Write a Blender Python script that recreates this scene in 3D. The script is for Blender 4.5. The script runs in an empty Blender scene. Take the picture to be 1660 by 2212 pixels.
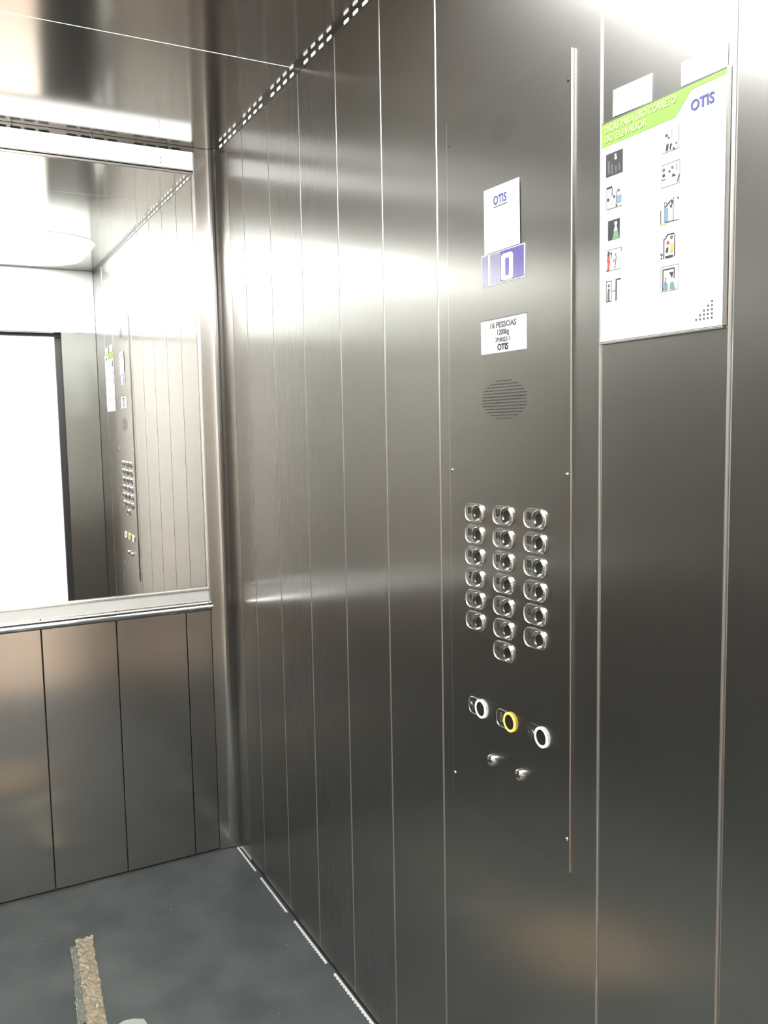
import bpy, bmesh, math, random
from mathutils import Vector, Matrix, noise

random.seed(7)
sc = bpy.context.scene
COL = sc.collection

# ---------------------------------------------------------------- camera, world, exposure
cam_data = bpy.data.cameras.new('camera')
cam = bpy.data.objects.new('camera', cam_data)
COL.objects.link(cam)
F = Vector((0.46553175, 0.87976488, -0.09640509)).normalized()
R = Vector((0.88290938, -0.46919043, -0.01820348))
R = (R - F * R.dot(F)).normalized()
U = R.cross(F)
cam.matrix_world = Matrix(((R.x, U.x, -F.x, -0.8937), (R.y, U.y, -F.y, -2.8472), (R.z, U.z, -F.z, 1.4734), (0, 0, 0, 1)))
cam_data.sensor_fit = 'VERTICAL'
cam_data.sensor_height = 32.0
cam_data.lens = 32.0 * 1851.34 / 2212.0
cam_data.clip_start = 0.02
sc.camera = cam

world = bpy.data.worlds.new('world')
sc.world = world
world.use_nodes = True
world.node_tree.nodes['Background'].inputs[0].default_value = (0.8, 0.9, 1.0, 1)
world.node_tree.nodes['Background'].inputs[1].default_value = 0.05

sc.view_settings.view_transform = 'Standard'
sc.view_settings.look = 'None'
sc.view_settings.gamma = 1
sc.view_settings.use_curve_mapping = False
sc.view_settings.exposure = 0.0
sc.cycles.max_bounces = 16
sc.cycles.glossy_bounces = 14
sc.cycles.diffuse_bounces = 5
sc.cycles.sample_clamp_indirect = 12.0

LAMP = 16.0         # ceiling luminous panel
BACKBAR = 1.35     # light bar over the mirror
LANDING = 60.0      # landing ceiling lamp
SEAM = 6.0         # glow strip put in for light leaking through the ceiling joint

H = 2.4            # car height
W = 1.5            # car width
D = 2.35           # car depth


# ---------------------------------------------------------------- materials
def mat(name, color=(.8, .8, .8), rough=.5, metal=0.0, emit=None, estr=0.0, coat=0.0, spec=.5):
    m = bpy.data.materials.new(name)
    m.use_nodes = True
    b = m.node_tree.nodes['Principled BSDF']
    b.inputs['Base Color'].default_value = (*color, 1)
    b.inputs['Roughness'].default_value = rough
    b.inputs['Metallic'].default_value = metal
    b.inputs['Coat Weight'].default_value = coat
    b.inputs['Specular IOR Level'].default_value = spec
    if emit:
        b.inputs['Emission Color'].default_value = (*emit, 1)
        b.inputs['Emission Strength'].default_value = estr
    return m


def steel(name, color, rough, wave=.0006, streak=0.0, rvar=.02, aniso=.8, axis=(0, 0, 1), haze=0.0):
    """brushed sheet steel: vertical hairlines, faint waviness of the sheet"""
    m = mat(name, color, rough, 1.0)
    nt = m.node_tree
    N, L = nt.nodes, nt.links
    b = N['Principled BSDF']
    geo = N.new('ShaderNodeNewGeometry')
    mp = N.new('ShaderNodeMapping')
    mp.inputs['Scale'].default_value = (700, 700, 2.0)
    L.new(geo.outputs['Position'], mp.inputs['Vector'])
    n1 = N.new('ShaderNodeTexNoise')
    n1.inputs['Scale'].default_value = 1
    n1.inputs['Detail'].default_value = 2
    L.new(mp.outputs[0], n1.inputs['Vector'])
    n2 = N.new('ShaderNodeTexNoise')
    n2.inputs['Scale'].default_value = 2.6
    n2.inputs['Detail'].default_value = 1.0
    L.new(geo.outputs['Position'], n2.inputs['Vector'])
    b1 = N.new('ShaderNodeBump')
    b1.inputs['Strength'].default_value = 1
    b1.inputs['Distance'].default_value = wave
    L.new(n2.outputs['Fac'], b1.inputs['Height'])
    b2 = N.new('ShaderNodeBump')
    b2.inputs['Strength'].default_value = 1
    b2.inputs['Distance'].default_value = streak
    L.new(n1.outputs['Fac'], b2.inputs['Height'])
    L.new(b1.outputs[0], b2.inputs['Normal'])
    L.new(b2.outputs[0], b.inputs['Normal'])
    # hairline variation of colour and gloss
    mr = N.new('ShaderNodeMapRange')
    mr.inputs['To Min'].default_value = rough - rvar
    mr.inputs['To Max'].default_value = rough + rvar
    L.new(n1.outputs['Fac'], mr.inputs['Value'])
    L.new(mr.outputs[0], b.inputs['Roughness'])
    mx = N.new('ShaderNodeMix')
    mx.data_type = 'RGBA'
    mx.inputs['A'].default_value = (*[c * .96 for c in color], 1)
    mx.inputs['B'].default_value = (*[min(1, c * 1.04) for c in color], 1)
    L.new(n1.outputs['Fac'], mx.inputs['Factor'])
    L.new(mx.outputs['Result'], b.inputs['Base Color'])
    if aniso:
        b.inputs['Anisotropic'].default_value = aniso
        tg = N.new('ShaderNodeVectorMath')        # light spreads across the hairlines
        tg.operation = 'CROSS_PRODUCT'
        L.new(geo.outputs['True Normal'], tg.inputs[0])
        tg.inputs[1].default_value = axis
        L.new(tg.outputs[0], b.inputs['Tangent'])
    if haze:                                            # soft sheen round the mirror-like highlight
        h = N.new('ShaderNodeBsdfPrincipled')
        h.inputs['Metallic'].default_value = 1
        h.inputs['Roughness'].default_value = .36
        h.inputs['Base Color'].default_value = (*color, 1)
        mxs = N.new('ShaderNodeMixShader')
        mxs.inputs[0].default_value = haze
        L.new(b.outputs[0], mxs.inputs[1])
        L.new(h.outputs[0], mxs.inputs[2])
        L.new(mxs.outputs[0], N['Material Output'].inputs['Surface'])
    return m


M_WALL = steel('brushed_steel_wall', (.44, .433, .42), .22, aniso=.75, haze=.26)
M_COL = steel('polished_corner_steel', (.56, .545, .525), .20, wave=.0002, aniso=.5)
M_BACK = steel('brushed_steel_back', (.45, .435, .415), .19, wave=.0010, aniso=.7)
M_CEIL = steel('brushed_steel_ceiling', (.60, .59, .575), .13, wave=.0003, aniso=.3, axis=(1, 0, 0))
M_PLATE = steel('control_plate_steel', (.42, .415, .40), .22, wave=.0003, aniso=.75, haze=.26)
M_JOINT = mat('satin_fold', (.62, .61, .59), .42, 1.0)
M_TRANS = mat('white_transom', (.80, .80, .78), .35)  # white in place of steel, standing in for lamp glare above the door
M_EDGE = mat('steel_folded_edge', (.66, .65, .62), .22, 1.0)
M_CHROME = mat('chrome', (.82, .82, .80), .08, 1.0)
M_ALU = mat('brushed_aluminium', (.80, .81, .80), .25, 1.0)
M_MIRROR = mat('mirror_glass', (.93, .95, .94), .0, 1.0)
M_BLACK = mat('black_recess', (.02, .02, .02), .6)
M_DARKRUB = mat('dark_door_rubber', (.05, .05, .05), .5)
M_DIFF = mat('lamp_diffuser', (.9, .9, .9), .4, emit=(1.0, 1.0, .97), estr=LAMP)
M_BAR = mat('light_bar_diffuser', (.9, .9, .9), .4, emit=(1.0, 1.0, .98), estr=BACKBAR)
M_SEAM = mat('joint_glow', (.9, .9, .9), .4, emit=(1.0, 1.0, .97), estr=SEAM)  # added glow, stands in for light leaking through the joint
M_LAND = mat('landing_lamp_diffuser', (.9, .9, .9), .4, emit=(1.0, .98, .93), estr=LANDING)
M_WHITEP = mat('landing_white_plaster', (.85, .84, .82), .8)
M_BROWN = mat('landing_dim_brown', (.46, .38, .34), .6)  # brown put in on the unseen landing to dim its reflection
M_LFLOOR = mat('landing_tile', (.40, .315, .25), .4)
M_LFSHADE = mat('landing_floor_shade', (.07, .065, .06), .5)  # dark tone standing in for shade on the unseen landing floor
M_PAPER = mat('white_paper', (.70, .71, .69), .6)
M_PLASTW = mat('white_plastic', (.85, .86, .84), .35)
M_GREEN = mat('lime_green_print', (.16, .29, .05), .5)
M_LGREEN = mat('pale_green_lettering', (.28, .36, .17), .5)
M_BLUE = mat('blue_violet_print', (.05, .055, .20), .5)
M_INK = mat('dark_grey_print', (.035, .035, .038), .5)
M_GREY = mat('mid_grey_print', (.095, .095, .10), .5)
M_PRED = mat('red_print', (.42, .07, .06), .5)
M_PBLUE = mat('pale_blue_print', (.12, .22, .30), .5)
M_PGRN = mat('pale_green_print', (.13, .24, .16), .5)
M_PYEL = mat('yellow_print', (.40, .32, .10), .5)
M_DISP = mat('violet_display_glass', (.09, .07, .22), .15, emit=(.25, .18, .70), estr=.14, coat=.5)
M_DISPG = mat('grey_violet_display_glass', (.16, .15, .22), .15, emit=(.5, .48, .62), estr=.22, coat=.5)
M_DIGIT = mat('lit_digit', (.9, .9, .9), .4, emit=(1, .98, 1), estr=1.4)
M_RINGW = mat('lit_white_ring', (.9, .9, .9), .3, emit=(1, 1, 1), estr=1.1)
M_RINGY = mat('lit_yellow_ring', (.9, .7, .1), .3, emit=(1, .70, .12), estr=1.0)
M_BTN = mat('satin_button_steel', (.72, .72, .69), .28, 1.0)
M_BTND = mat('dark_button_steel', (.30, .30, .29), .35, 1.0)
M_BTNC = mat('button_centre', (.05, .05, .045), .3, .6)
M_ENGR = mat('engraved_mark', (.045, .045, .043), .6, 0.0, spec=.2)
M_SEAL = mat('pale_sealant', (.78, .80, .79), .7)
M_SLOT = mat('glowing_vent_slot', (.9, .9, .9), .4, emit=(1, 1, .96), estr=1.1)  # glow put into the slots for light shining through from behind
M_RAIL = mat('dark_vent_rail_steel', (.24, .235, .23), .3, 1.0)
M_SKIRT = mat('dark_skirting_recess', (.05, .053, .055), .6)


def floor_material():
    m = mat('slate_grey_vinyl', (.1, .11, .115), .55, spec=.2)
    nt = m.node_tree
    N, L = nt.nodes, nt.links
    b = N['Principled BSDF']
    geo = N.new('ShaderNodeNewGeometry')
    n = N.new('ShaderNodeTexNoise')
    n.inputs['Scale'].default_value = 5
    n.inputs['Detail'].default_value = 6
    L.new(geo.outputs['Position'], n.inputs['Vector'])
    cr = N.new('ShaderNodeValToRGB')
    cr.color_ramp.elements[0].position = .35
    cr.color_ramp.elements[0].color = (.066, .075, .077, 1)
    cr.color_ramp.elements[1].position = .7
    cr.color_ramp.elements[1].color = (.112, .122, .121, 1)
    L.new(n.outputs['Fac'], cr.inputs[0])
    # dust specks and scuffs
    v = N.new('ShaderNodeTexVoronoi')
    v.inputs['Scale'].default_value = 26
    L.new(geo.outputs['Position'], v.inputs['Vector'])
    lt = N.new('ShaderNodeMapRange')
    lt.inputs['From Min'].default_value = .045
    lt.inputs['From Max'].default_value = .10
    lt.inputs['To Min'].default_value = .35
    lt.inputs['To Max'].default_value = 0
    L.new(v.outputs['Distance'], lt.inputs['Value'])
    n3 = N.new('ShaderNodeTexNoise')
    n3.inputs['Scale'].default_value = 9
    L.new(geo.outputs['Position'], n3.inputs['Vector'])
    gt = N.new('ShaderNodeMapRange')
    gt.inputs['From Min'].default_value = .52
    gt.inputs['From Max'].default_value = .62
    L.new(n3.outputs['Fac'], gt.inputs['Value'])
    mul = N.new('ShaderNodeMath')
    mul.operation = 'MULTIPLY'
    L.new(lt.outputs[0], mul.inputs[0])
    L.new(gt.outputs[0], mul.inputs[1])
    mx = N.new('ShaderNodeMix')
    mx.data_type = 'RGBA'
    L.new(mul.outputs[0], mx.inputs['Factor'])
    L.new(cr.outputs[0], mx.inputs['A'])
    mx.inputs['B'].default_value = (.50, .52, .50, 1)
    L.new(mx.outputs['Result'], b.inputs['Base Color'])
    mr = N.new('ShaderNodeMapRange')
    mr.inputs['To Min'].default_value = .5
    mr.inputs['To Max'].default_value = .7
    L.new(n.outputs['Fac'], mr.inputs['Value'])
    L.new(mr.outputs[0], b.inputs['Roughness'])
    return m


def cardboard_material():
    m = mat('brown_cardboard', (.42, .29, .17), .8)
    nt = m.node_tree
    N, L = nt.nodes, nt.links
    geo = N.new('ShaderNodeNewGeometry')
    n = N.new('ShaderNodeTexNoise')
    n.inputs['Scale'].default_value = 30
    L.new(geo.outputs['Position'], n.inputs['Vector'])
    cr = N.new('ShaderNodeValToRGB')
    cr.color_ramp.elements[0].color = (.26, .20, .135, 1)
    cr.color_ramp.elements[1].color = (.36, .28, .19, 1)
    L.new(n.outputs['Fac'], cr.inputs[0])
    L.new(cr.outputs[0], N['Principled BSDF'].inputs['Base Color'])
    return m


def tape_material():
    m = mat('crumpled_parcel_tape', (.52, .42, .29), .22, coat=.6)
    nt = m.node_tree
    N, L = nt.nodes, nt.links
    geo = N.new('ShaderNodeNewGeometry')
    n = N.new('ShaderNodeTexNoise')
    n.inputs['Scale'].default_value = 40
    n.inputs['Detail'].default_value = 4
    L.new(geo.outputs['Position'], n.inputs['Vector'])
    cr = N.new('ShaderNodeValToRGB')
    cr.color_ramp.elements[0].position = .35
    cr.color_ramp.elements[0].color = (.50, .43, .31, 1)
    cr.color_ramp.elements[1].position = .7
    cr.color_ramp.elements[1].color = (.68, .60, .46, 1)
    L.new(n.outputs['Fac'], cr.inputs[0])
    L.new(cr.outputs[0], N['Principled BSDF'].inputs['Base Color'])
    return m


M_FLOOR = floor_material()
M_CARD = cardboard_material()
M_TAPE = tape_material()
M_TAPE2 = mat('clear_tape_edge', (.40, .42, .36), .2, coat=.6)


# ---------------------------------------------------------------- geometry helpers
def S(u, v, w=0.0):
    """right-hand wall frame: u = distance from the back wall, v = height, w = out of the wall"""
    return Vector((-w, -u, v))


def B(x, z, w=0.0):
    """back wall frame: x across, z height, w = out of the wall"""
    return Vector((x, -w, z))


def tag(o, label=None, cat=None, group=None, kind=None):
    if label:
        o['label'] = label
    if cat:
        o['category'] = cat
    if group:
        o['group'] = group
    if kind:
        o['kind'] = kind
    return o


def link(name, bm, mats, parent=None, smooth=False, normals=True):
    if normals:
        bmesh.ops.recalc_face_normals(bm, faces=bm.faces[:])
    vs = [v.co.copy() for v in bm.verts]
    lo = Vector([min(v[i] for v in vs) for i in range(3)])
    hi = Vector([max(v[i] for v in vs) for i in range(3)])
    org = (lo + hi) / 2
    bmesh.ops.translate(bm, verts=bm.verts[:], vec=-org)
    me = bpy.data.meshes.new(name)
    bm.to_mesh(me)
    bm.free()
    for m in (mats if isinstance(mats, (list, tuple)) else [mats]):
        me.materials.append(m)
    if smooth:
        for p in me.polygons:
            p.use_smooth = True
    o = bpy.data.objects.new(name, me)
    COL.objects.link(o)
    off = Vector((0, 0, 0))
    if parent is not None:
        o.parent = parent
        q = parent
        while q is not None:
            off += q.location
            q = q.parent
    o.location = org - off
    return o


def empty(name, loc, **kw):
    o = bpy.data.objects.new(name, None)
    o.empty_display_size = .05
    COL.objects.link(o)
    o.location = loc
    tag(o, **kw)
    return o


def add_box(bm, f, a0, a1, b0, b1, c0, c1, bev=0.0, seg=3, mi=0, only=None, bmat=-1):
    """box in frame f(a, b, c); bev rounds its edges (only='front_v': the two upright front edges)"""
    co = [f(a, b, c) for a in (a0, a1) for b in (b0, b1) for c in (c0, c1)]
    vs = [bm.verts.new(c) for c in co]
    idx = [(0, 1, 3, 2), (4, 6, 7, 5), (0, 4, 5, 1), (2, 3, 7, 6), (0, 2, 6, 4), (1, 5, 7, 3)]
    fs = [bm.faces.new([vs[i] for i in q]) for q in idx]
    for q in fs:
        q.material_index = mi
    bmesh.ops.recalc_face_normals(bm, faces=fs)
    if bev:
        if only == 'front_v':
            es = [e for e in bm.edges if {e.verts[0], e.verts[1]} in ({vs[1], vs[3]}, {vs[5], vs[7]})]
        else:
            es = list({e for q in fs for e in q.edges})
        bmesh.ops.bevel(bm, geom=es, offset=bev, segments=seg, profile=.5, affect='EDGES', material=bmat)


def add_poly(bm, f, pts, c0, c1, mi=0):
    """prism: outline pts (a, b) extruded from c0 to c1"""
    lo = [bm.verts.new(f(a, b, c0)) for a, b in pts]
    hi = [bm.verts.new(f(a, b, c1)) for a, b in pts]
    n = len(pts)
    fs = [bm.faces.new(hi), bm.faces.new(lo[::-1])]
    for i in range(n):
        fs.append(bm.faces.new([lo[i], lo[(i + 1) % n], hi[(i + 1) % n], hi[i]]))
    for q in fs:
        q.material_index = mi
    return fs


def circle(a, b, r, n=24, ra=None):
    ra = ra or r
    return [(a + ra * math.cos(2 * math.pi * i / n), b + r * math.sin(2 * math.pi * i / n)) for i in range(n)]


def rrect(a0, a1, b0, b1, r, n=6):
    out = []
    for (ca, cb, st) in ((a1 - r, b1 - r, 0), (a0 + r, b1 - r, 90), (a0 + r, b0 + r, 180), (a1 - r, b0 + r, 270)):
        for i in range(n + 1):
            t = math.radians(st + 90 * i / n)
            out.append((ca + r * math.cos(t), cb + r * math.sin(t)))
    return out


def add_lathe(bm, f, a, b, prof, n=32, mi=0):
    """ring/dome around the axis out of the wall at (a, b); prof = [(radius, c), ...]"""
    rings = []
    for r, c in prof:
        if r < 1e-6:
            rings.append([bm.verts.new(f(a, b, c))])
        else:
            rings.append([bm.verts.new(f(a + r * math.cos(2 * math.pi * i / n), b + r * math.sin(2 * math.pi * i / n), c)) for i in range(n)])
    for p, q in zip(rings, rings[1:]):
        for i in range(n):
            j = (i + 1) % n
            if len(p) == 1 and len(q) == 1:
                continue
            if len(p) == 1:
                fc = bm.faces.new([p[0], q[i], q[j]])
            elif len(q) == 1:
                fc = bm.faces.new([p[i], q[0], p[j]])
            else:
                fc = bm.faces.new([p[i], q[i], q[j], p[j]])
            fc.material_index = mi


def add_text(bm, f, text, a, b, size, c, bold=0.0, xs=1.0, depth=.0003, mi=0, align='LEFT'):
    cu = bpy.data.curves.new('lettering', 'FONT')
    cu.body = text
    cu.size = size
    cu.offset = bold
    cu.extrude = depth
    cu.align_x = align
    cu.resolution_u = 3
    o = bpy.data.objects.new('lettering', cu)
    COL.objects.link(o)
    dg = bpy.context.evaluated_depsgraph_get()
    me = bpy.data.meshes.new_from_object(o.evaluated_get(dg))
    base = len(bm.verts)
    vs = [bm.verts.new(f(a + v.co.x * xs, b + v.co.y, c + v.co.z)) for v in me.vertices]
    for p in me.polygons:
        try:
            q = bm.faces.new([vs[i] for i in p.vertices])
            q.material_index = mi
        except ValueError:
            pass
    bpy.data.objects.remove(o)
    bpy.data.curves.remove(cu)
    bpy.data.meshes.remove(me)


def ident(x, y, z):
    return Vector((x, y, z))


def box(name, x0, x1, y0, y1, z0, z1, m, parent=None, bev=0.0):
    bm = bmesh.new()
    add_box(bm, ident, x0, x1, y0, y1, z0, z1, bev)
    return link(name, bm, m, parent)


# ---------------------------------------------------------------- the shell
floor = tag(box('floor', -W, 0.012, -D - .10, 0.012, -.03, 0.0, M_FLOOR), kind='structure')

# ceiling: steel sheets with a joint holding a glow strip and an opening for the luminous panel
ceil = empty('ceiling', (-.75, -1.2, H), kind='structure')
LX0, LX1, LY0, LY1 = -1.36, -.10, -2.29, -1.42       # lamp opening, round cornered
SY = -.715
box('ceiling_panel', -W, 0.0, SY + .0018, -.0, H, H + .012, M_CEIL, ceil)
box('ceiling_panel', -W, 0.0, LY1, SY - .0018, H, H + .012, M_CEIL, ceil)
box('ceiling_panel', -W, LX0, LY0, LY1, H, H + .012, M_CEIL, ceil)
box('ceiling_panel', LX1, 0.0, LY0, LY1, H, H + .012, M_CEIL, ceil)
box('ceiling_panel', -W, 0.0, -D, LY0, H, H + .012, M_CEIL, ceil)
for sx, sy in ((0, 0), (1, 0), (0, 1), (1, 1)):       # corner fillets of the opening
    rr = .24
    cx, cy = (LX1 if sx else LX0), (LY1 if sy else LY0)
    dx, dy = (-1 if sx else 1), (-1 if sy else 1)
    pts = [(cx, cy)] + [(cx + dx * (rr - rr * math.sin(math.radians(q * 9))), cy + dy * (rr - rr * math.cos(math.radians(q * 9)))) for q in range(11)]
    bm = bmesh.new()
    add_poly(bm, ident, pts, H, H + .012)
    link('ceiling_corner', bm, M_CEIL, ceil)
box('ceiling_backing', -W - .03, 0.03, -D - .06, 0.03, H + .05, H + .07, M_BLACK, ceil)

seam = tag(box('seam_glow', -W + .01, -.002, SY - .0035, SY + .0035, H + .004, H + .012, M_SEAM),
           label='thin glowing strip added for light leaking through the steel ceiling joint', cat='light')

lamp = empty('ceiling_light', (-.73, -1.85, H), label='large luminous panel with rounded corners in the ceiling near the door', cat='light')
bm = bmesh.new()
o_ = rrect(LX0, LX1, LY0, LY1, .24, 10)
i_ = rrect(LX0 + .008, LX1 - .008, LY0 + .008, LY1 - .008, .232, 10)
rings = [[bm.verts.new((p[0], p[1], z)) for p in q] for q, z in ((o_, H - .001), (i_, H - .001), (i_, H + .012), (o_, H + .012))]
for r0, r1 in zip(rings, rings[1:] + rings[:1]):
    for i in range(len(o_)):
        j = (i + 1) % len(o_)
        bm.faces.new([r0[i], r0[j], r1[j], r1[i]])
link('lamp_frame', bm, M_ALU, lamp)
bm = bmesh.new()
add_poly(bm, ident, i_, H + .002, H + .010)
link('diffuser', bm, M_DIFF, lamp)


def panel(name, f, a0, a1, b0, b1, m, parent, r=.0028, gap=.0004):
    bm = bmesh.new()
    add_box(bm, f, a0 + gap, a1 - gap, b0, b1, -.012, 0, r, 4, only='front_v', bmat=1)
    return link(name, bm, [m, M_JOINT], parent)


# right-hand wall
wr = empty('wall_right', (0, -1.2, 0), kind='structure')
TOPZ = 2.383
JOINTS = [.141, .281, .502, .7265, .9515, 1.1755, 1.3995, 1.857]
for a, b_ in zip(JOINTS, JOINTS[1:]):
    panel('wall_panel', S, a, b_, .018, TOPZ, M_WALL, wr)
panel('wall_panel', S, 1.857, 2.092, .018, TOPZ, M_WALL, wr, r=.0038)
panel('wall_panel', S, 2.092, D, .018, TOPZ, M_WALL, wr, r=.004)
bm = bmesh.new()
add_box(bm, S, 0, D, 0, H + .05, -.03, -.0125)
link('wall_backing', bm, M_BLACK, wr)
bm = bmesh.new()
add_box(bm, S, .06, D, 0, .016, -.012, -.006)
link('skirting_recess', bm, M_SKIRT, wr)

# rounded inner corner column between back wall and right-hand wall
RC = .034
pts = [(-.0672, -.0005), (-RC, -.0005)]
for i in range(9):
    t = math.radians(90 * i / 8)
    pts.append((-RC + RC * math.sin(t) - .0, -RC + RC * math.cos(t) - .0005))
pts += [(0.0, -.1405), (.011, -.1405), (.011, .011), (-.0672, .011)]
bm = bmesh.new()
add_poly(bm, lambda a, b, c: Vector((a, b, c)), pts, 0.004, H - .001)
column = tag(link('trim_1', bm, M_COL), kind='structure')

# ventilation slots along the top of the right-hand wall: folded rail, its slots made to glow
rail = empty('vent_rail', S(1.2, TOPZ), label='punched steel vent rail with slots given a glow along top of the side wall', cat='vent')
bm = bmesh.new()
add_box(bm, S, .045, D - .01, TOPZ + .001, H - .0005, -.006, .0015, .0008, 2)
link('rail', bm, M_RAIL, rail)
slots = []
u = .07
k = 0
first = None
while u < 1.35:
    if k % 5 != 4:
        bm = bmesh.new()
        add_poly(bm, S, rrect(u, u + .026, TOPZ + .0030, TOPZ + .0110, .0035, 4), .0016, .0022)
        s_ = link('slot', bm, M_SLOT, rail)
    u += .047
    k += 1

# back wall
wb = empty('wall_back', (-.75, 0, 0), kind='structure')
BJ = [-.0672, -.154, -.385, -.615, -.845, -1.075, -1.305, -W]
for a, b_ in zip(BJ, BJ[1:]):
    bm = bmesh.new()
    add_box(bm, B, b_ + .0012, a - .0012, .010, .93, -.012, 0, .0016, 3, only='front_v')
    link('wall_panel', bm, M_BACK, wb)
bm = bmesh.new()
add_box(bm, B, -W, 0, 0, H + .05, -.03, -.0125)
link('wall_backing', bm, M_BLACK, wb)
for a, b_ in zip(BJ, BJ[1:]):
    bm = bmesh.new()
    add_box(bm, B, b_ + .0008, a - .0008, 2.383, H - .001, -.012, 0)
    link('wall_panel', bm, M_WALL, wb)
vr = empty('vent_rail', B(-.75, 2.387), label='row of dark vent slots directly above the white light bar', cat='vent')
x = -.11
k = 0
while x > -1.0:
    if k % 5 != 4:
        bm = bmesh.new()
        add_poly(bm, B, rrect(x - .030, x, 2.3850, 2.3905, .0026, 4), .0003, .0012)
        link('slot', bm, M_BLACK, vr)
    x -= .040
    k += 1

# light bar under the ceiling over the mirror
lb = empty('light_bar', B(-.78, 2.318), label='long white light bar between mirror and ceiling', cat='light')
bm = bmesh.new()
add_box(bm, B, -W + .002, -.0745, 2.326, 2.3825, -.010, .004)
link('diffuser', bm, M_BAR, lb)
bm = bmesh.new()
add_box(bm, B, -W + .002, -.0745, 2.3215, 2.3255, -.010, .007, .001, 2)
link('bezel', bm, M_ALU, lb)
for dz in (2.338, 2.352):
    bm = bmesh.new()
    add_lathe(bm, B, -.178, dz, [(.003, .004), (.003, .005), (0, .0055)], 10)
    link('screw', bm, M_ALU, lb)

# mirror
mr = empty('mirror', B(-.78, .898), label='large wall mirror with slim aluminium frame on the back wall', cat='mirror')
bm = bmesh.new()
add_box(bm, B, -W + .002, -.0745, .946, 2.312, -.010, .000)
link('mirror_glass', bm, M_MIRROR, mr)
bm = bmesh.new()
add_box(bm, B, -.0745, -.0682, .899, 2.3825, -.010, .008, .0015, 3)
link('side_frame', bm, M_ALU, mr)
bm = bmesh.new()
add_box(bm, B, -W + .002, -.0747, 2.3125, 2.3195, -.010, .006, .0015, 3)
link('top_frame', bm, M_ALU, mr)
bm = bmesh.new()
add_box(bm, B, -W + .002, -.0747, .935, .9455, -.010, .010, .0025, 3)
link('bottom_bead', bm, M_ALU, mr)
bm = bmesh.new()
add_box(bm, B, -W + .002, -.0747, .8995, .9345, -.010, .006, .001, 2)
link('bottom_frame', bm, mat('satin_anodised_frame', (.80, .82, .81), .45, .5), mr)

# handrail: half-round nosing under the mirror frame
hr = empty('handrail', B(-.78, .866), label='polished round steel handrail under the mirror', cat='handrail')
prof = []
for i in range(15):
    t = math.radians(-90 + 180 * i / 14)
    prof.append((.008 + .020 * math.cos(t), .8815 + .0150 * math.sin(t)))
prof = [(.001, .8665)] + prof + [(.001, .8965)]
bm = bmesh.new()
add_poly(bm, lambda a, b, c: Vector((c, -a, b)), prof, -W + .002, -.0700)
link('rail', bm, M_CHROME, hr, smooth=False)
bm = bmesh.new()
add_poly(bm, lambda a, b, c: Vector((c, -a, b)), prof, -.0699, -.0680)
link('end_cap', bm, M_EDGE, hr)

# left wall and front wall
wl = empty('wall_left', (-W, -1.2, 0), kind='structure')
y = 0.0
for i in range(10):
    y1 = min(y + .2245, D)
    bm = bmesh.new()
    add_box(bm, lambda a, b, c: Vector((-W + c, -a, b)), y + .0006, y1 - .0006, .018, H - .001, -.012, 0, .0028, 3, only='front_v')
    link('wall_panel', bm, M_WALL, wl)
    y = y1
    if y >= D - .01:
        break
box('wall_backing', -W - .03, -W - .0125, -D, 0, 0, H + .05, M_BLACK, wl)

wf = empty('wall_front', (-.75, -D, 0), kind='structure')
DX0, DX1, DZ = -1.29, -.19, 2.05
box('return_panel', DX1, -.0005, -D - .04, -D, .002, DZ - .001, M_WALL, wf, .002)
box('return_panel', -W, DX0, -D - .04, -D, .002, DZ - .001, M_WALL, wf, .002)
box('transom_panel', -W, -.0005, -D - .04, -D, DZ, H - .001, M_TRANS, wf, .002)
box('header_lip', DX0 + .001, DX1 - .001, -D - .06, -D - .035, DZ - .022, DZ - .001, M_DARKRUB, wf)
d1 = empty('door_1', (-.2, -D - .06, 0), kind='structure')
box('door_edge', DX1 - .030, DX1 + .05, -D - .075, -D - .045, .0, DZ + .02, M_DARKRUB, d1)
box('door_leaf', DX1 - .024, DX1 + .25, -D - .110, -D - .080, .0, DZ + .05, M_WALL, d1)

box('door_leaf', DX0 - .20, -1.0, -D - .075, -D - .045, .0, DZ + .02, M_WALL, d1)  # extra leaf out of view, added to cut landing light from the left

# landing outside the open doors
tag(box('floor', -3.2, -.85, -4.9, -D - .101, -.03, 0, M_LFSHADE), kind='structure')  # unseen left floor part made dark to dim the wall reflections
lf = tag(box('floor', -.85, 1.6, -4.9, -D - .101, -.03, 0, M_LFLOOR), kind='structure')
lc = tag(box('ceiling', -3.2, 1.6, -4.9, -D - .12, 2.75, 2.80, M_WHITEP), kind='structure')
lwf = empty('wall_front', (-.75, -4.9, 0), kind='structure')
box('plaster_wall', -1.70, 1.6, -4.95, -4.9, 0, 2.75, M_WHITEP, lwf)
box('dim_brown_wall', -3.2, -1.70, -4.95, -4.9, 0, 2.75, M_BROWN, lwf)  # unseen brown part, added so the left of the landing reflects dimmer
tag(box('wall_left', -3.25, -3.2, -4.9, -D - .12, 0, 2.75, M_BROWN), kind='structure')
tag(box('wall_right', 1.6, 1.65, -4.9, -D - .12, 0, 2.75, M_WHITEP), kind='structure')
shaft = empty('wall_back', (-.75, -D - .14, 0), kind='structure')
box('shaft_wall', DX1 + .26, 1.6, -D - .16, -D - .115, 0, 2.75, M_WHITEP, shaft)
box('shaft_wall', -3.2, DX0, -D - .16, -D - .115, 0, 2.75, M_WHITEP, shaft)
box('shaft_wall', DX0, DX1 + .26, -D - .16, -D - .115, DZ + .06, 2.75, M_WHITEP, shaft)
ll = empty('landing_light', (-.1, -3.9, 2.74), label='square white ceiling lamp on the landing outside the doors', cat='light')
box('diffuser', -.7, .5, -4.3, -3.5, 2.728, 2.742, M_LAND, ll)
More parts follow.
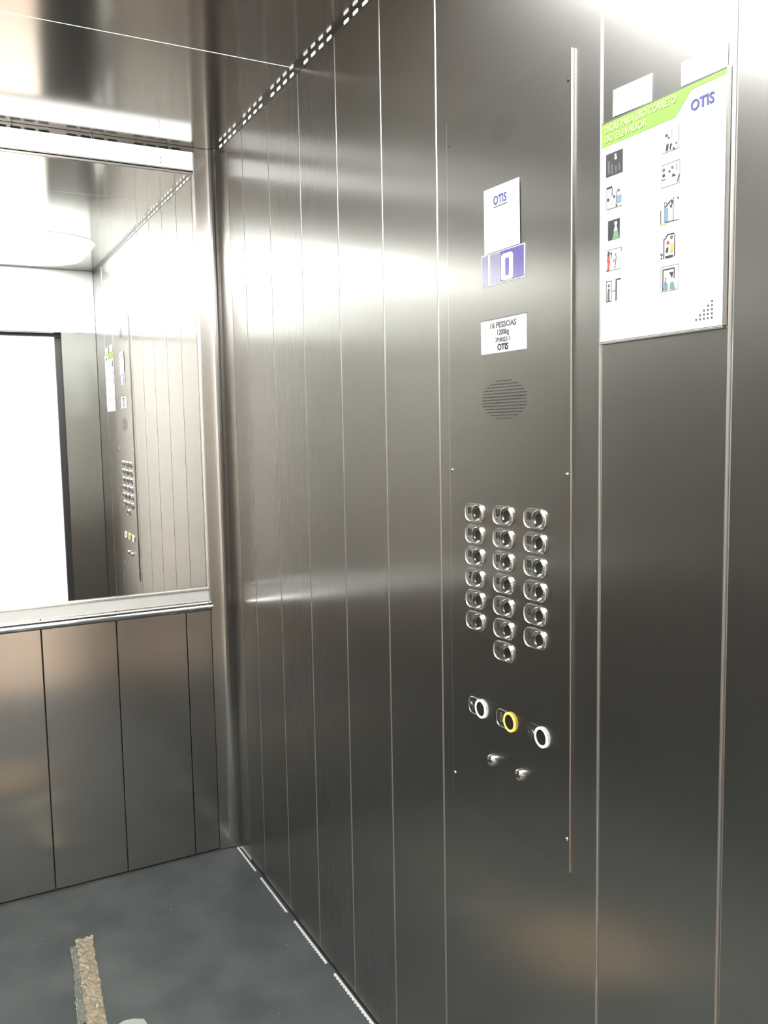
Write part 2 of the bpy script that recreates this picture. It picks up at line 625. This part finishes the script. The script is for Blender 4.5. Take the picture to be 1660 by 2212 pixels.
box('lamp_frame', -.72, .52, -4.32, -3.48, 2.743, 2.75, M_ALU, ll)

# pale sealant runs at the foot of the right-hand wall
random.seed(3)
n_t = 2
for (u0, u1, wd) in ((.010, .200, .005), (.250, .484, .006), (.540, .776, .0075), (.829, 1.060, .0080), (1.115, 1.345, .008), (1.40, 1.63, .008), (1.69, 1.92, .008)):
    bm = bmesh.new()
    pts = []
    n = int((u1 - u0) / .0035)
    for i in range(n + 1):
        t = u0 + (u1 - u0) * i / n
        pts.append((t, -.001))
    for i in range(n, -1, -1):
        t = u0 + (u1 - u0) * i / n
        teeth = .55 if (i % 4 < 2 and wd > .0055) else .95
        pts.append((t, wd * teeth * random.uniform(.9, 1.1)))
    off = .005 if u0 < .3 else 0.002
    add_poly(bm, lambda a, b, c: Vector((-b - off, -a, c)), pts, .0002, .0022)
    tag(link('trim_%d' % n_t, bm, M_SEAL), kind='structure')
    n_t += 1

# ---------------------------------------------------------------- control panel
cp = empty('control_panel', S(1.62, .742, 0), label='tall steel elevator control panel with floor buttons on the side wall', cat='control panel')
CW = .0048      # plate stands this far off the wall
bm = bmesh.new()
add_box(bm, S, 1.443, 1.797, .742, 2.037, 0.0002, CW, .0016, 3, bmat=1, only='front_v')
link('face_plate', bm, [M_PLATE, M_JOINT], cp)
for u, v, m in ((1.4535, 1.9935, M_BLACK), (1.7885, 1.9935, M_BLACK), (1.4520, 1.3925, M_CHROME), (1.7885, 1.3965, M_CHROME), (1.4515, .790, M_CHROME), (1.7900, .7965, M_CHROME)):
    bm = bmesh.new()
    if m is M_BLACK:
        add_lathe(bm, S, u, v, [(.0030, CW), (.0030, CW + .0004), (0, CW + .0004)], 14)
    else:
        add_lathe(bm, S, u, v, [(.0034, CW), (.0032, CW + .001), (.0022, CW + .0022), (0, CW + .0027)], 14)
    link('screw', bm, m, cp, smooth=True)


def grille(name, uc, vc, rows, cols, du, dv, ru, rv, shear, hr_):
    bm = bmesh.new()
    for i in range(-rows, rows + 1):
        for j in range(-cols, cols + 1):
            a = j * du + (du / 2 if i % 2 else 0)
            b = i * dv
            if (a / ru) ** 2 + (b / rv) ** 2 <= 1:
                add_poly(bm, S, circle(uc + a, vc + b + shear * a, hr_, 6), CW + .0001, CW + .0005)
    return link(name, bm, M_ENGR, cp)


(grille('microphone_grille', 1.6215, 1.976, 12, 12, .0066, .0056, .0375, .0275, 0.0, .0013))
grille('speaker_grille', 1.6200, 1.5205, 14, 30, .0042, .0054, .067, .0345, 0, .0012)

# display
dp = empty('display', S(1.6195, 1.721, CW) - cp.location)
dp.parent = cp
bm = bmesh.new()
add_box(bm, S, 1.5570, 1.6820, 1.7195, 1.7745, CW, CW + .0012, .0005, 2)
link('display_frame', bm, M_PLASTW, dp)
bm = bmesh.new()
add_box(bm, S, 1.5590, 1.5775, 1.7215, 1.7725, CW + .0013, CW + .0018)
add_box(bm, S, 1.5835, 1.6150, 1.7215, 1.7725, CW + .0013, CW + .0018)
link('side_window', bm, M_DISPG, dp)
bm = bmesh.new()
add_box(bm, S, 1.6155, 1.6800, 1.7215, 1.7725, CW + .0013, CW + .0018)
link('main_window', bm, M_DISP, dp)
bm = bmesh.new()
outer = rrect(1.6180, 1.6500, 1.7225, 1.7665, .006, 5)
inner = rrect(1.6275, 1.6405, 1.7290, 1.7590, .003, 5)
vo = [bm.verts.new(S(a, b, CW + .0022)) for a, b in outer]
vi = [bm.verts.new(S(a, b, CW + .0022)) for a, b in inner]
for i in range(len(vo)):
    j = (i + 1) % len(vo)
    bm.faces.new([vo[i], vo[j], vi[j], vi[i]])
bmesh.ops.solidify(bm, geom=bm.faces[:], thickness=.0003)
link('lit_digit', bm, M_DIGIT, dp)

# capacity label
cl = empty('capacity_label', S(1.6195, 1.601, CW) - cp.location)
cl.parent = cp
bm = bmesh.new()
add_box(bm, S, 1.5535, 1.6855, 1.6020, 1.6600, CW, CW + .0010, .0002, 1)
link('label_plate', bm, M_PLASTW, cl)
bm = bmesh.new()
add_box(bm, S, 1.5535, 1.6855, 1.6600, 1.6612, CW, CW + .0012)
link('label_edge', bm, M_GREY, cl)
bm = bmesh.new()
add_text(bm, S, '16 PESSOAS', 1.6195, 1.6452, .0135, CW + .0012, bold=.0004, xs=1.12, align='CENTER')
add_text(bm, S, '1200kg', 1.6195, 1.6325, .0130, CW + .0012, bold=.0004, xs=.95, align='CENTER')
add_text(bm, S, '37NR02513', 1.6195, 1.6205, .0105, CW + .0012, bold=.0003, xs=.85, align='CENTER')
link('lettering', bm, M_GREY, cl)
bm = bmesh.new()
add_text(bm, S, 'OTIS', 1.6195, 1.6065, .0150, CW + .0012, bold=.0006, xs=1.0, align='CENTER')
link('maker_name', bm, M_INK, cl)


def button(u, v, text, label=None):
    """round-ended button: plate with raised number on the left, dished ring on the right"""
    e = None
    bm = bmesh.new()
    r = .0165
    out = rrect(u - .0300, u + .0300, v - .0172, v + .0172, .0150, 6)
    add_poly(bm, S, out, CW, CW + .0022)
    # raised rim round the plate
    inn = rrect(u - .0280, u + .0280, v - .0152, v + .0152, .0132, 6)
    vo = [bm.verts.new(S(a, b, CW + .0024)) for a, b in out]
    vm = [bm.verts.new(S(a + (c - a) * .5, b + (d - b) * .5, CW + .0040)) for (a, b), (c, d) in zip(out, inn)]
    vi = [bm.verts.new(S(a, b, CW + .0023)) for a, b in inn]
    for i in range(len(vo)):
        j = (i + 1) % len(vo)
        bm.faces.new([vo[i], vo[j], vm[j], vm[i]])
        bm.faces.new([vm[i], vm[j], vi[j], vi[i]])
    p = link('button', bm, M_BTN, cp)
    c = u + .0125
    bm = bmesh.new()
    add_lathe(bm, S, c, v, [(.0160, CW + .0023), (.0160, CW + .0050), (.0148, CW + .0062), (.0135, CW + .0060), (.0095, CW + .0032)], 32)
    link('ring', bm, M_CHROME, p, smooth=True)
    bm = bmesh.new()
    add_lathe(bm, S, c, v, [(.0097, CW + .0031), (.0060, CW + .0026), (0, CW + .0024)], 24)
    link('centre', bm, M_BTNC, p, smooth=True)
    bm = bmesh.new()
    add_text(bm, S, text, u - .0155, v - .0020, .0165, CW + .0028, bold=.0008, xs=.78 if len(text) > 1 else 1, align='CENTER', depth=.0005)
    add_box(bm, S, u - .0200, u - .0188, v - .0085, v - .0073, CW + .0023, CW + .0032)
    add_box(bm, S, u - .0172, u - .0160, v - .0085, v - .0073, CW + .0023, CW + .0032)
    add_box(bm, S, u - .0172, u - .0160, v - .0115, v - .0103, CW + .0023, CW + .0032)
    add_box(bm, S, u - .0130, u - .0118, v - .0100, v - .0088, CW + .0023, CW + .0032)
    link('raised_number', bm, M_ENGR, p)
    return p


for col_u, top, nums in ((1.5290, 1.3160, ['16', '13', '10', '7', '4', '1']),
                         (1.6185, 1.3180, ['17', '14', '11', '8', '5', '2', '0']),
                         (1.7085, 1.3198, ['18', '15', '12', '9', '6', '3'])):
    for i, t in enumerate(nums):
        button(col_u, top - .0408 * i, t)


def lit_button(u, v, ring_mat, sym, lab, outline=True):
    bm = bmesh.new()
    out = rrect(u - .0290, u + .0240, v - .0165, v + .0165, .0125, 6)
    add_poly(bm, S, out, CW, CW + .0012)
    p = link('button', bm, M_BTND, cp)
    if outline:
        inn = rrect(u - .0275, u + .0225, v - .0150, v + .0150, .0112, 6)
        bm = bmesh.new()
        vo = [bm.verts.new(S(a, b, CW + .0012)) for a, b in out]
        vm = [bm.verts.new(S(a + (c - a) * .5, b + (d - b) * .5, CW + .0022)) for (a, b), (c, d) in zip(out, inn)]
        vi = [bm.verts.new(S(a, b, CW + .0012)) for a, b in inn]
        for i in range(len(vo)):
            j = (i + 1) % len(vo)
            bm.faces.new([vo[i], vo[j], vm[j], vm[i]])
            bm.faces.new([vm[i], vm[j], vi[j], vi[i]])
        link('rim', bm, M_BTN, p)
    c = u + .0120
    bm = bmesh.new()
    add_lathe(bm, S, c, v, [(.0178, CW + .0013), (.0178, CW + .0030), (.0168, CW + .0038), (.0142, CW + .0038), (.0134, CW + .0026)], 36)
    r_ = link('ring', bm, ring_mat, p, smooth=True)
    r_['label'] = lab
    bm = bmesh.new()
    add_lathe(bm, S, c, v, [(.0136, CW + .0026), (.0080, CW + .0020), (0, CW + .0018)], 24)
    link('centre', bm, M_BTNC, p, smooth=True)
    bm = bmesh.new()
    s = u - .0155
    z0, z1 = CW + .0012, CW + .0018
    if sym == 'close' or sym == 'open':
        add_box(bm, S, s - .0006, s + .0006, v - .0095, v + .0095, z0, z1)
        for d in (-1, 1):
            tip, bs = (.0022, .0075) if sym == 'close' else (.0075, .0022)
            add_poly(bm, S, [(s + d * tip, v), (s + d * bs, v + .0050), (s + d * bs, v - .0050)], z0, z1)
            add_box(bm, S, s + d * .0088 - .0004, s + d * .0088 + .0004, v - .0090, v + .0090, z0, z1)
    else:
        add_poly(bm, S, [(s - .0070, v - .0055), (s + .0070, v - .0055), (s + .0048, v - .0028), (s + .0044, v + .0035), (s + .0022, v + .0068),
                         (s - .0022, v + .0068), (s - .0044, v + .0035), (s - .0048, v - .0028)], z0, z1)
        add_poly(bm, S, circle(s, v - .0076, .0016, 10), z0, z1)
        add_poly(bm, S, circle(s, v + .0084, .0013, 10), z0, z1)
    link('symbol', bm, M_BTN, p)


lit_button(1.5330, .9470, M_RINGW, 'close', 'white lit ring')
lit_button(1.6235, .9485, M_RINGY, 'bell', 'yellow lit ring')
lit_button(1.7135, .9490, M_RINGW, 'open', 'white lit ring', outline=False)

# key switches
for u, v in ((1.5810, .8600), (1.6665, .8625)):
    bm = bmesh.new()
    add_lathe(bm, S, u, v, [(.0105, CW), (.0105, CW + .0060), (.0085, CW + .0085), (.0060, CW + .0090), (.0045, CW + .0070), (0, CW + .0070)], 28)
    k_ = link('key_switch', bm, M_CHROME, cp, smooth=True)
    bm = bmesh.new()
    add_box(bm, S, u - .0010, u + .0010, v - .0042, v + .0042, CW + .0071, CW + .0076)
    link('keyhole', bm, M_BLACK, k_)
    bm = bmesh.new()
    add_box(bm, S, u + .0062, u + .0085, v + .0010, v + .0055, CW + .0090, CW + .0112, .0004, 1)
    link('stop_tab', bm, M_CHROME, k_)

# paper note on the control panel
pn = empty('paper_note', S(1.62, 1.774, CW), label='small white paper note with blue OTIS heading above the violet display', cat='notice')
bm = bmesh.new()
add_poly(bm, S, [(1.5680, 1.7745), (1.6705, 1.7752), (1.6690, 1.8820), (1.5672, 1.8840)], CW + .0020, CW + .0024)
link('sheet', bm, M_PAPER, pn)
bm = bmesh.new()
add_text(bm, S, 'OTIS', 1.5955, 1.8535, .0200, CW + .0026, bold=.0005, xs=.90)
link('heading', bm, M_BLUE, pn)
bm = bmesh.new()
add_box(bm, S, 1.5965, 1.6365, 1.8485, 1.8503, CW + .0025, CW + .0028)
link('underline', bm, M_GREY, pn)
bm = bmesh.new()
add_box(bm, S, 1.5830, 1.6020, 1.8385, 1.8425, CW + .0025, CW + .0027)
add_box(bm, S, 1.6120, 1.6310, 1.8380, 1.8412, CW + .0025, CW + .0027)
add_box(bm, S, 1.6400, 1.6440, 1.8380, 1.8425, CW + .0025, CW + .0027)
add_box(bm, S, 1.6500, 1.6560, 1.8385, 1.8415, CW + .0025, CW + .0027)
link('text_line', bm, mat('faint_grey_print', (.62, .63, .62), .6), pn)

# ---------------------------------------------------------------- poster
po = empty('safety_poster', S(1.971, 1.594, .003), label='large white poster with green heading and ten small pictures', cat='poster')
P0, P1 = .0010, .0024
bm = bmesh.new()
add_box(bm, S, 1.8600, 2.0825, 1.5960, 1.9050, P0, P1)
link('sheet', bm, M_PAPER, po)
bm = bmesh.new()
add_box(bm, S, 1.8595, 2.0835, 1.5915, 1.5945, .0004, .0050, .0004, 1)
add_box(bm, S, 2.0828, 2.0868, 1.5948, 1.9065, .0004, .0050, .0004, 1)
link('holder_edge', bm, M_ALU, po)
bm = bmesh.new()
add_box(bm, S, 1.8600, 2.0825, 1.5947, 1.5959, P0, P1 + .0003)
link('border_line', bm, M_GREY, po)
bm = bmesh.new()
add_box(bm, S, 1.8600, 2.0825, 1.9052, 1.9068, P0, P1 + .0003)
link('border_line', bm, M_GREY, po)
T0, T1 = P1 + .0001, P1 + .0004
bm = bmesh.new()
add_poly(bm, S, [(1.8605, 1.8725), (1.9990, 1.8725), (2.0260, 1.8985), (2.0820, 1.8985), (2.0820, 1.9048), (1.8605, 1.9048)], T0, T1)
link('green_heading', bm, M_GREEN, po)
bm = bmesh.new()
add_text(bm, S, 'DICAS PARA USO CORRETO', 1.8665, 1.8915, .0135, T1 + .0002, bold=.0005, xs=.78)
add_text(bm, S, 'DO ELEVADOR', 1.8665, 1.8780, .0135, T1 + .0002, bold=.0005, xs=.90)
link('heading_lettering', bm, M_LGREEN, po)
bm = bmesh.new()
add_text(bm, S, 'OTIS', 2.0250, 1.8715, .0185, T1 + .0002, bold=.0005, xs=.96)
link('maker_name', bm, M_BLUE, po)
bm = bmesh.new()
for i in range(5):
    for j in range(5):
        if j >= 4 - i:
            add_poly(bm, S, circle(2.0395 + i * .0063, 1.6070 + (4 - j) * .0052 * 1.0, .0016, 8), T0, T1)
link('dot_triangle', bm, M_GREY, po)


def pictogram(u, v, shapes):
    """small printed picture; shapes are given in millimetres from its centre"""
    mats, bm = [], bmesh.new()
    lvl = 0
    for m, kind, *a in shapes:
        if m not in mats:
            mats.append(m)
        mi = mats.index(m)
        c0, c1 = T0, T1 + .00004 * lvl
        lvl += 1
        if kind == 'b':
            x0, x1, y0, y1 = [q * .001 for q in a]
            add_box(bm, S, u + x0, u + x1, v + y0, v + y1, c0, c1, mi=mi)
        elif kind == 'c':
            x, y_, r = [q * .001 for q in a]
            add_poly(bm, S, circle(u + x, v + y_, r, 12), c0, c1, mi)
        elif kind == 'p':
            add_poly(bm, S, [(u + q[0] * .001, v + q[1] * .001) for q in a[0]], c0, c1, mi)
        elif kind == 'f':
            x0, x1, y0, y1, t = [q * .001 for q in a]
            add_box(bm, S, u + x0, u + x1, v + y1 - t, v + y1, c0, c1, mi=mi)
            add_box(bm, S, u + x0, u + x1, v + y0, v + y0 + t, c0, c1, mi=mi)
            add_box(bm, S, u + x0, u + x0 + t, v + y0 + t, v + y1 - t, c0, c1, mi=mi)
            add_box(bm, S, u + x1 - t, u + x1, v + y0 + t, v + y1 - t, c0, c1, mi=mi)
    return link('picture', bm, mats, po)


W_, K_, G_, Rr, Bl, Gr, Ye = M_PAPER, M_INK, M_GREY, M_PRED, M_PBLUE, M_PGRN, M_PYEL
pictogram(1.8865, 1.8450, [(K_, 'b', -17, 17, -16, 16), (G_, 'b', -13, -9, -12, 6), (G_, 'b', -6, -3, -14, 0), (G_, 'b', 2, 5, -14, -4), (G_, 'b', 9, 12, -12, -2), (W_, 'c', 3, 7, 2.4), (W_, 'b', 1, 4, 10, 12.5)])
pictogram(1.8865, 1.7990, [(K_, 'b', -16, -4, 13, 16), (G_, 'b', -16, -15, -15, 13), (G_, 'b', -5, -3, 2, 13), (K_, 'c', -12, -2, 2.4), (K_, 'c', 0, 0, 2), (Ye, 'b', -3, -1, -9, -3), (G_, 'b', 4, 5, -12, 8), (Bl, 'b', 6, 15, -10, 0), (G_, 'c', 9, 7, 2.4), (G_, 'b', -15, 16, -15.6, -15), (K_, 'c', 5, -13, 1.6)])
pictogram(1.8865, 1.7540, [(K_, 'b', -12, 12, -15, 13), (W_, 'c', 4, 7, 3), (W_, 'p', [(0, -4), (8, -4), (5, 5), (3, 5)]), (Gr, 'p', [(-3, -15), (11, -15), (8, -3), (1, -3)])])
pictogram(1.8865, 1.7110, [(G_, 'b', -16, 16, 14.4, 15), (G_, 'b', -16, 16, -15, -14.5), (G_, 'b', 15, 16, 9, 15), (K_, 'p', [(-13, 6), (-9, 6), (-8, 12), (-12, 13)]), (Rr, 'p', [(-14, -2), (-7, -4), (-8, 6), (-13, 6)]), (Rr, 'p', [(-13, -14), (-9, -14), (-8, -3), (-12, -2)]), (K_, 'b', -14, -10, -15, -13), (G_, 'c', -5, 9, 2), (G_, 'b', -5.5, -4.5, 2, 7), (G_, 'c', 4, 6, 1.4), (G_, 'p', [(2, -13), (3, -13), (6, 3), (5, 3)]), (G_, 'b', 0, 1.4, -4, 0)])
pictogram(1.8870, 1.6680, [(G_, 'f', -16, -4, -16, 14, 1.2), (G_, 'c', -10, 7, 2.4), (G_, 'p', [(-13, -15), (-10, -15), (-8, 3), (-12, 3)]), (G_, 'p', [(-10, -15), (-8, -15), (-9, -4)]), (K_, 'b', 4, 6, -16, 14), (K_, 'b', 4, 14, 13, 14.6), (G_, 'b', -3, 3, -2, -1)])
pictogram(1.9925, 1.8480, [(G_, 'b', -16, 16, -16, -15.3), (G_, 'b', 13, 13.8, -15, 15), (G_, 'b', 1, 1.6, -8, 12), (K_, 'c', -8, 6, 2.2), (K_, 'c', -4, 2, 1.6), (K_, 'p', [(-9, -14), (-5, -14), (-4, -5), (-8, -6)]), (K_, 'c', 0, -8, 1.8), (K_, 'b', -2, 0, -14, -9), (G_, 'c', 9, -8, 1.6), (K_, 'c', 5, -14, 1.7)])
pictogram(1.9925, 1.8035, [(G_, 'f', -16, 16, -16, 14, .6), (K_, 'c', -12, 0, 2.4), (G_, 'c', -12, 7, 2.4), (K_, 'c', -2, 3, 1.8), (G_, 'b', -15, -8, -6, -4.8), (G_, 'c', 3, 7, 2), (K_, 'p', [(2, -5), (9, -5), (8, -3), (4, -1)]), (G_, 'p', [(11, -14), (13, -14), (16, -5), (14, -4)]), (G_, 'b', 10, 11, 2, 10)])
pictogram(1.9920, 1.7560, [(G_, 'b', -17, -15, -15, 3), (Ye, 'b', -17, -6, -16.5, -15), (Bl, 'b', -9, -3, -13, 4), (K_, 'b', -9.6, -9, -14, 13), (K_, 'p', [(-9, 6), (-7, 5), (2, 12), (1, 13)]), (G_, 'b', -8, -5, 10, 12), (K_, 'c', 2, 5, 1.8), (K_, 'p', [(3, 6), (5, 8), (5, 12), (3, 14), (2, 12), (3, 9)]), (G_, 'b', 6, 6.8, -14, 16), (G_, 'b', -8, 6, -14.8, -13.6), (G_, 'c', 14, 13, 1.5), (G_, 'b', 6, 16, -15, -14.5)])
pictogram(1.9925, 1.7105, [(K_, 'b', -11, -9.2, -16, 10), (K_, 'b', 8, 9.4, -16, 12), (K_, 'p', [(-10, 9), (-8, 9), (-3, 14), (8, 13), (8, 15), (-4, 15.6)]), (G_, 'c', 3, 10, 2.4), (Rr, 'c', -3, 4, 2.6), (K_, 'p', [(-7, -8), (-3, -9), (-2, -2), (-5, -2)]), (Ye, 'p', [(1, -9), (7, -9), (6, 2), (2, 2)]), (K_, 'b', -7, 6, -16, -13), (G_, 'c', -14, -10, 2), (K_, 'c', -14, -15, 1.3)])
pictogram(1.9925, 1.6670, [(G_, 'f', -15, 16, -16, 17, .4), (K_, 'b', -12, -10.4, -15, 13), (K_, 'b', -12, 9, 12, 13.6), (K_, 'b', 8, 9.4, -1, 12), (K_, 'p', [(0, 8), (7, 8), (5, 0)]), (Bl, 'p', [(-10, -14), (-2, -14), (-3, -6), (-8, -2)]), (G_, 'b', -7, -6, -8, 3), (Gr, 'p', [(1, -14), (10, -15), (8, -6), (5, -4), (2, -7)])])

# two blank white stickers above the poster
for pts, lab in (([(1.8810, 1.9105), (1.9560, 1.9075), (1.9568, 1.9440), (1.8815, 1.9470)], 'blank white sticker over the left end of the poster'),
                 ([(2.0075, 1.9085), (2.0805, 1.9075), (2.0812, 1.9350), (2.0070, 1.9385)], 'blank white sticker over the right end of the poster')):
    bm = bmesh.new()
    add_poly(bm, S, pts, .0003, .0012)
    tag(link('sticker', bm, M_PAPER), label=lab, cat='sticker', group='blank stickers above the poster')

# ---------------------------------------------------------------- things on the floor
def crumpled(name, pts, width, m, amp, z, seed, parent=None, label=None, cat=None):
    """strip of tape along pts (x, y), wrinkled, with a little thickness"""
    bm = bmesh.new()
    n, k = 60, 10
    rows = []
    for i in range(n + 1):
        t = i / n * (len(pts) - 1)
        j = min(int(t), len(pts) - 2)
        fr = t - j
        p = Vector(pts[j]).lerp(Vector(pts[j + 1]), fr)
        d = (Vector(pts[j + 1]) - Vector(pts[j])).normalized()
        nr = Vector((-d.y, d.x))
        w = width * (1 + .10 * noise.noise(Vector((i * .22, seed, 0))))
        row = []
        for q in range(k + 1):
            s = (q / k - .5) * w
            ht = amp * abs(noise.noise(Vector((i * .45, q * .55, seed)))) + amp * .5 * abs(noise.noise(Vector((i * 1.2, q * 1.3, seed + 3))))
            row.append(bm.verts.new((p.x + nr.x * s + .003 * noise.noise(Vector((i * .3, q, seed + 9))), p.y + nr.y * s, z + ht)))
        rows.append(row)
    for a, b in zip(rows, rows[1:]):
        for q in range(k):
            bm.faces.new([a[q], a[q + 1], b[q + 1], b[q]])
    ret = bmesh.ops.solidify(bm, geom=bm.faces[:], thickness=.0006)
    return link(name, bm, m, parent, smooth=False)


tp = empty('parcel_tape', (-.59, -.5, 0), label='crumpled strip of brown parcel tape lying on the grey floor', cat='tape')
crumpled('tape_strip', [(-.578, -.318), (-.590, -.48), (-.604, -.66), (-.612, -.80)], .047, M_TAPE, .007, .003, 1.3, tp)
e_ = crumpled('loose_edge', [(-.610, -.345), (-.617, -.47), (-.632, -.60), (-.640, -.70)], .022, M_TAPE2, .008, .0015, 5.1, tp)
e_['label'] = 'greyish clear edge of the tape'


def scrap(name, cx, cy, r, m, seed, label, cat, hh=.012):
    bm = bmesh.new()
    rings = []
    for k in range(4):
        rr = r * k / 3
        if k == 0:
            rings.append([bm.verts.new((cx, cy, hh))])
            continue
        rings.append([bm.verts.new((cx + rr * (1 + .35 * noise.noise(Vector((i * .8, seed, k)))) * math.cos(i * math.pi / 6),
                                    cy + rr * .75 * (1 + .35 * noise.noise(Vector((i * .8, seed + 5, k)))) * math.sin(i * math.pi / 6),
                                    .001 + hh * max(0, .6 + noise.noise(Vector((i * .9, seed, k * 2.0)))) * (1 - k / 3.6))) for i in range(12)])
    for i in range(12):
        j = (i + 1) % 12
        bm.faces.new([rings[0][0], rings[1][i], rings[1][j]])
        for k in (1, 2):
            bm.faces.new([rings[k][i], rings[k + 1][i], rings[k + 1][j], rings[k][j]])
    bmesh.ops.solidify(bm, geom=bm.faces[:], thickness=.0008)
    return tag(link(name, bm, m), label=label, cat=cat)


scrap('paper_scrap', -.545, -.775, .048, M_PAPER, 2.0, 'crumpled white paper scrap right of the brown tape end', 'paper')
scrap('paper_scrap', -.675, -.735, .045, M_TAPE2, 7.0, 'greyish crumpled film scrap left of the brown tape end', 'plastic film')

# flattened cardboard lying between tape and door
cb = empty('cardboard_sheet', (-.75, -1.15, 0), label='flattened brown cardboard lying on the floor past the tape', cat='cardboard')
bm = bmesh.new()
add_poly(bm, ident, [(-.54, -.90), (-.52, -1.22), (-.80, -1.26), (-.84, -.92)], .001, .007)
link('main_flap', bm, M_CARD, cb)
